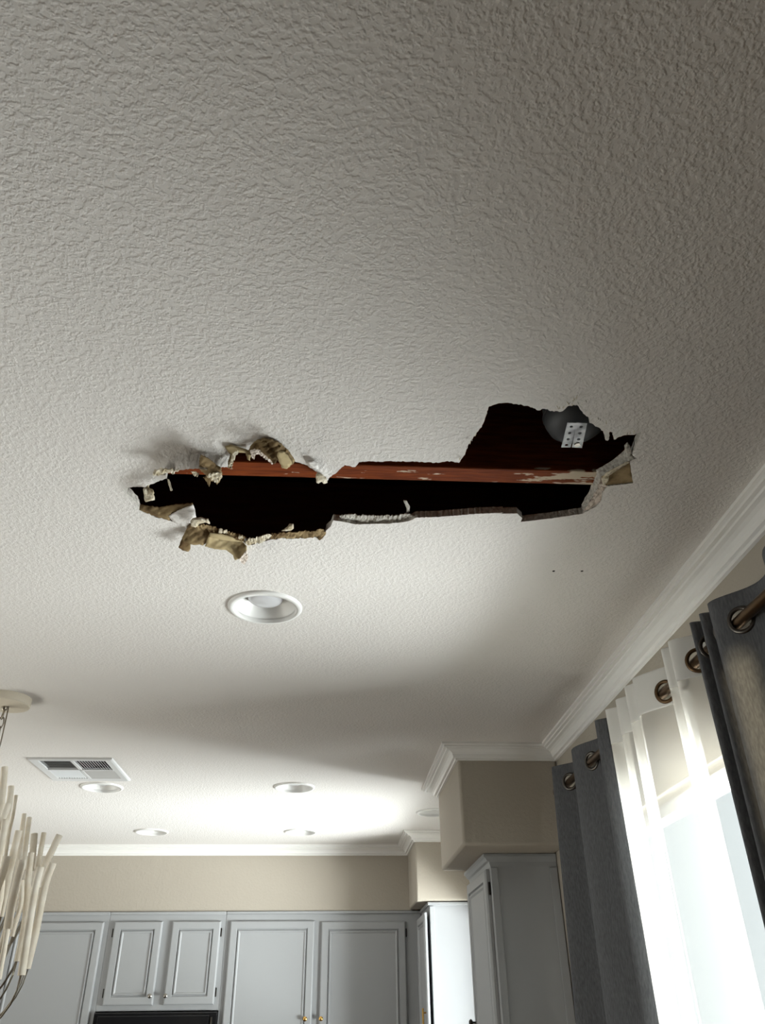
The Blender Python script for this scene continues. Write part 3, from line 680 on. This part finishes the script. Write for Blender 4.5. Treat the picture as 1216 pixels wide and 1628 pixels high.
# ------------------------------------------------------------------ curtains
RZ, TZ, RX = CZ+.635, CZ+.695, .790
def path_smooth(pts, it=3):
    p = [Vector(a) for a in pts]
    for _ in range(it):
        n = [p[0]]
        for a, b in zip(p[:-1], p[1:]): n += [a.lerp(b, .22), a.lerp(b, .78)]
        p = n+[p[-1]]
    return p
def curtain(name, label, pts, m, group, ringm, zb=.02, flare=0.0, fc=2.0, thick=.0012, header=None, shrink=.12):
    root = empty(name, (RX, sum(a[1] for a in pts)/len(pts), 0), label, 'curtain', group)
    P = path_smooth(pts); S = [0]
    for a, b in zip(P[:-1], P[1:]): S.append(S[-1]+(b-a).length)
    def at(s):
        s = min(max(s, 0), S[-1])
        i = min(max(np.searchsorted(S, s)-1, 0), len(P)-2); t = (s-S[i])/max(S[i+1]-S[i], 1e-9)
        return P[i].lerp(P[i+1], min(max(t, 0), 1))
    cols = max(8, int(S[-1]/.0045)); ss = [S[-1]*i/cols for i in range(cols+1)]
    pl = [at(s) for s in ss]
    # grommets: where the path crosses the rod
    gr = []
    for i in range(cols):
        if (pl[i].x-RX)*(pl[i+1].x-RX) <= 0 and pl[i].x != pl[i+1].x and (pl[i+1]-pl[i]).length > 1e-6:
            if gr and ss[i]-gr[-1][0] < .05: continue
            if ss[i] < .03 or S[-1]-ss[i] < .03: continue
            t = (pl[min(i+3, cols)]-pl[max(i-2, 0)]).normalized(); gr.append((ss[i], Vector((RX, pl[i].y)), t))
    zr = [TZ-.0045*i for i in range(27)]
    z = zr[-1]
    while z > zb+.08: z -= .07; zr.append(z)
    zr.append(zb)
    q = MB(); V = []
    rnd = random.Random(len(label)); ph = [rnd.uniform(0, 6) for _ in range(4)]
    for z in zr:
        dz = TZ-z; row = []
        for i, p in enumerate(pl):
            k = min(dz/1.0, 1.0)
            amp = 1-shrink*min(k, 1)
            x = RX+(p.x-RX)*amp + .004*k*math.sin(ss[i]*9+ph[0]+z*1.5)
            y = p.y+(p.y-fc)*flare*k + .006*k*math.sin(ss[i]*14+ph[1]+z*2.1)
            row.append((min(x, XR-.012), y, z))
        V.append(row)
    o = 0; nr, ncol = len(zr), cols+1
    q.v = [v for r in V for v in r]
    hrow = 21 if header else 0
    hq = MB(); hq.v = list(q.v)
    for r in range(nr-1):
        for c in range(cols):
            if any((ss[c]-g[0])**2+((zr[r]+zr[r+1])/2-RZ)**2 < .0225**2 for g in gr) and r < 27: continue
            f = (r*ncol+c, r*ncol+c+1, (r+1)*ncol+c+1, (r+1)*ncol+c)
            (hq if r < hrow else q).f.append(f)
    cl = q.build('cloth', m, root, smooth=True)
    if thick: md = cl.modifiers.new('s', 'SOLIDIFY'); md.thickness = thick; md.offset = 0
    if header:
        h = hq.build('header_band', header, root, smooth=True)
        md = h.modifiers.new('s', 'SOLIDIFY'); md.thickness = .0015; md.offset = 0
    for s, c, t in gr:
        n = Vector((-t.y, t.x, 0))
        q = MB(); cc = Vector((c.x, c.y, RZ))
        b = Vector((t.x, t.y, 0)); up = Vector((0, 0, 1)); lp = []
        for R_, d_ in ((.0205, -.002), (.0200, .000), (.0205, .0022), (.024, .0034), (.028, .0024), (.029, .0), (.028, -.0024), (.024, -.0034), (.0205, -.002)):
            lp.append([cc+n*d_+(b*math.cos(2*math.pi*k/28)+up*math.sin(2*math.pi*k/28))*R_ for k in range(28)])
        q.loops(lp, True); q.build('grommet', ringm, root, smooth=True)
    reparent(root)
    return root
near_pts = [(.75, .62), (.835, .70), (.745, .80), (.835, .88), (.745, .98), (.835, 1.06), (.745, 1.16), (.84, 1.295), (.738, 1.413), (.832, 1.432), (.742, 1.456), (.832, 1.478), (.74, 1.500), (.82, 1.515)]
sheer_pts = [(.838, 1.532), (.738, 1.60), (.775, 1.622), (.738, 1.652), (.842, 1.695), (.738, 1.835), (.765, 1.862), (.738, 1.905), (.80, 1.94), (.742, 2.0), (.80, 2.035), (.738, 2.085), (.80, 2.10)]
left_pts = [(.775, 2.150), (.738, 2.18), (.842, 2.295), (.738, 2.470), (.842, 2.59), (.738, 2.69), (.77, 2.70)]
curtain('curtain', 'charcoal grey eyelet curtain nearest the camera, at the right edge', near_pts, GREYC, 'grey curtains on the rod', RING, flare=.02, fc=1.2)
curtain('sheer_curtain', 'white sheer eyelet curtain glowing between the two grey curtains', sheer_pts, SHEER, None, BRONZE, thick=0, header=HEADER, flare=0, fc=1.7)
curtain('curtain', 'charcoal grey eyelet curtain beside the soffit, left of the white sheer', left_pts, GREYC, 'grey curtains on the rod', RING, flare=.24, fc=2.35, shrink=-.15)
rd = empty('curtain_rod', (RX, 1.6, RZ), 'brown bronze curtain rod running through the curtain eyelets', 'curtain rod')
q = MB(); q.tube([(RX, .45, RZ), (RX, 2.76, RZ)], .0115, 16); q.build('rod', BRONZE, rd, smooth=50)
for yy, s in ((2.76, 1), (.45, -1)):
    q = MB(); q.tube([(RX, yy, RZ), (RX, yy+s*.012, RZ), (RX, yy+s*.03, RZ), (RX, yy+s*.05, RZ), (RX, yy+s*.056, RZ)], [.013, .018, .021, .014, .002], 16); q.build('finial', BRONZE, rd, smooth=True)
for yy in (.54, 2.735):
    q = MB(); q.tube([(XR-.003, yy, RZ), (RX, yy, RZ)], .005, 8); q.box(XR-.004, XR, yy-.015, yy+.015, RZ-.03, RZ+.03); q.torus((RX, yy, RZ), (0, 1, 0), .014, .003, 16, 6)
    q.build('bracket', BRONZE, rd)
reparent(rd)

# ------------------------------------------------------------------ chandelier
ch = empty('chandelier', (-1.06, 2.51, HC), 'cream chandelier of upright wrapped sticks hanging at the left edge', 'chandelier')
CX, CYY = -1.06, 2.51
q = MB(); q.lathe([(.0755, 0), (.0755, -.024), (.073, -.027), (.012, -.030), (.0001, -.030)], (CX, CYY, HC), 48); q.build('canopy', CREAM, ch, smooth=30)
q = MB(); q.lathe([(.009, -.030), (.009, -.040), (.0001, -.044)], (CX, CYY, HC), 12); q.torus((CX, CYY, HC-.056), (1, .5, 0), .014, .0028); q.build('hanging_ring', WIRE, ch, smooth=True)
for k in range(9):
    q = MB(); zc = HC-.082-k*.030; ax = (1, 0, 0) if k % 2 else (0, 1, 0)
    lp = []; a = Vector((0, 1, 0)) if k % 2 else Vector((1, 0, 0))
    pts = [Vector((CX, CYY, zc))+a*math.cos(t)*.009+Vector((0, 0, 1))*math.sin(t)*.019 for t in [2*math.pi*i/14 for i in range(15)]]
    q.tube(pts, .0022, 6, False); q.build('chain_link', WIRE, ch, smooth=True)
q = MB(); q.tube([(CX+.012, CYY, HC-.03), (CX+.016, CYY, HC-.15), (CX+.006, CYY, HC-.35), (CX, CYY, CZ+.06)], .002, 6); q.build('power_cord', WIRE, ch, smooth=True)
q = MB(); q.lathe([(.0001, .05), (.012, .05), (.014, .0), (.03, -.02), (.04, -.05), (.03, -.09), (.0001, -.10)], (CX, CYY, CZ+.02), 24); q.build('hub', WIRE, ch, smooth=True)
s_ = 3.806
def S_(a, b): return (a/s_, 1200+b/s_)
def stick(points, rad):
    n = 14; P = []
    pv = [Vector(p) for p in points]
    for i in range(n+1):
        t = i/n*(len(pv)-1); k = min(int(t), len(pv)-2); f_ = t-k
        p0, p1, p2, p3 = pv[max(k-1, 0)], pv[k], pv[k+1], pv[min(k+2, len(pv)-1)]
        P.append(.5*((2*p1)+(p2-p0)*f_+(2*p0-5*p1+4*p2-p3)*f_*f_+(3*p1-p0-3*p2+p3)*f_**3))
    q = MB(); q.tube(P, [rad*(1+.025*math.sin(i*1.3+points[0][0]*50)) for i in range(n+1)], 12)
    s = q.build('stick', STICK, ch, smooth=50)
    a = P[-1]; b = Vector((CX, CYY, CZ-.06)); md = a.lerp(b, .45)+Vector((0, 0, -.10))+(Vector((a.x, a.y, 0))-Vector((b.x, b.y, 0)))*.15
    dn = (P[-1]-P[-2]).normalized()
    q = MB()
    for k_ in range(2):
        off = Vector((random.uniform(-.004, .004), random.uniform(-.004, .004), 0))
        c0, c1, c2, c3 = a+off, a+dn*.08+off, md, b
        q.tube([((1-t)**3)*c0+3*t*(1-t)**2*c1+3*t*t*(1-t)*c2+t**3*c3 for t in [i/8 for i in range(9)]], .0016, 5)
    q.build('wire', WIRE, s, smooth=True)
SD = [  # traced points top to bottom, width, distance into the room
    ([(28,75),(18,200),(0,350),(-40,520)], 38, 2.40), ([(68,190),(55,300),(20,480),(-20,640)], 34, 2.50), ([(97,245),(80,360),(55,470),(30,640)], 20, 2.62),
    ([(52,296),(25,370),(-10,440),(-60,560)], 36, 2.36), ([(33,392),(18,500),(-5,620),(-40,760)], 38, 2.30), ([(147,357),(130,480),(115,620),(90,800)], 26, 2.60),
    ([(178,378),(165,470),(150,600),(140,700)], 28, 2.56), ([(115,460),(85,580),(50,740),(0,980)], 40, 2.34), ([(45,615),(15,720),(-30,850),(-80,1000)], 42, 2.25),
    ([(137,637),(105,760),(68,920),(45,1060)], 46, 2.24), ([(208,478),(203,540),(198,600),(190,700)], 38, 2.44), ([(190,593),(168,780),(152,1000),(105,1250)], 34, 2.36),
    ([(266,472),(248,570),(232,670),(215,800)], 28, 2.50), ([(360,485),(310,590),(262,690),(225,800)], 38, 2.42), ([(245,680),(205,850),(165,1100),(130,1335)], 42, 2.22),
    ([(320,655),(270,800),(220,1050),(162,1295)], 42, 2.30), ([(133,760),(128,900),(100,1000),(72,1100)], 26, 2.30), ([(45,1055),(30,1150),(10,1260),(-8,1360)], 30, 2.20),
    ([(170,740),(175,860),(180,1000),(150,1120)], 30, 2.40), ([(90,880),(60,980),(20,1120),(-20,1250)], 34, 2.32), ([(10,760),(0,860),(-20,960),(-50,1100)], 40, 2.28)]
for pts, wd, Y in SD:
    P = [ony(*S_(*p), Y) for p in pts]
    d0 = (P[0]-Vector((0, 0, CZ))).dot(FW)
    stick(P, wd/s_/2/FPX*d0*1.04)
for k in range(26):      # the far and left sides of the chandelier
    a = random.uniform(1.9, 4.6); R0 = random.uniform(.08, .24); R1 = R0*random.uniform(.35, .6)
    z0 = CZ+random.uniform(.22, .42)-R0*.4; hgt = random.uniform(.2, .32)
    c, s = math.cos(a), math.sin(a)
    stick([(CX+c*R0, CYY+s*R0, z0), (CX+c*(R0*.8+R1*.2), CYY+s*(R0*.8+R1*.2), z0-hgt*.4), (CX+c*R1, CYY+s*R1, z0-hgt)], .013)
reparent(ch)
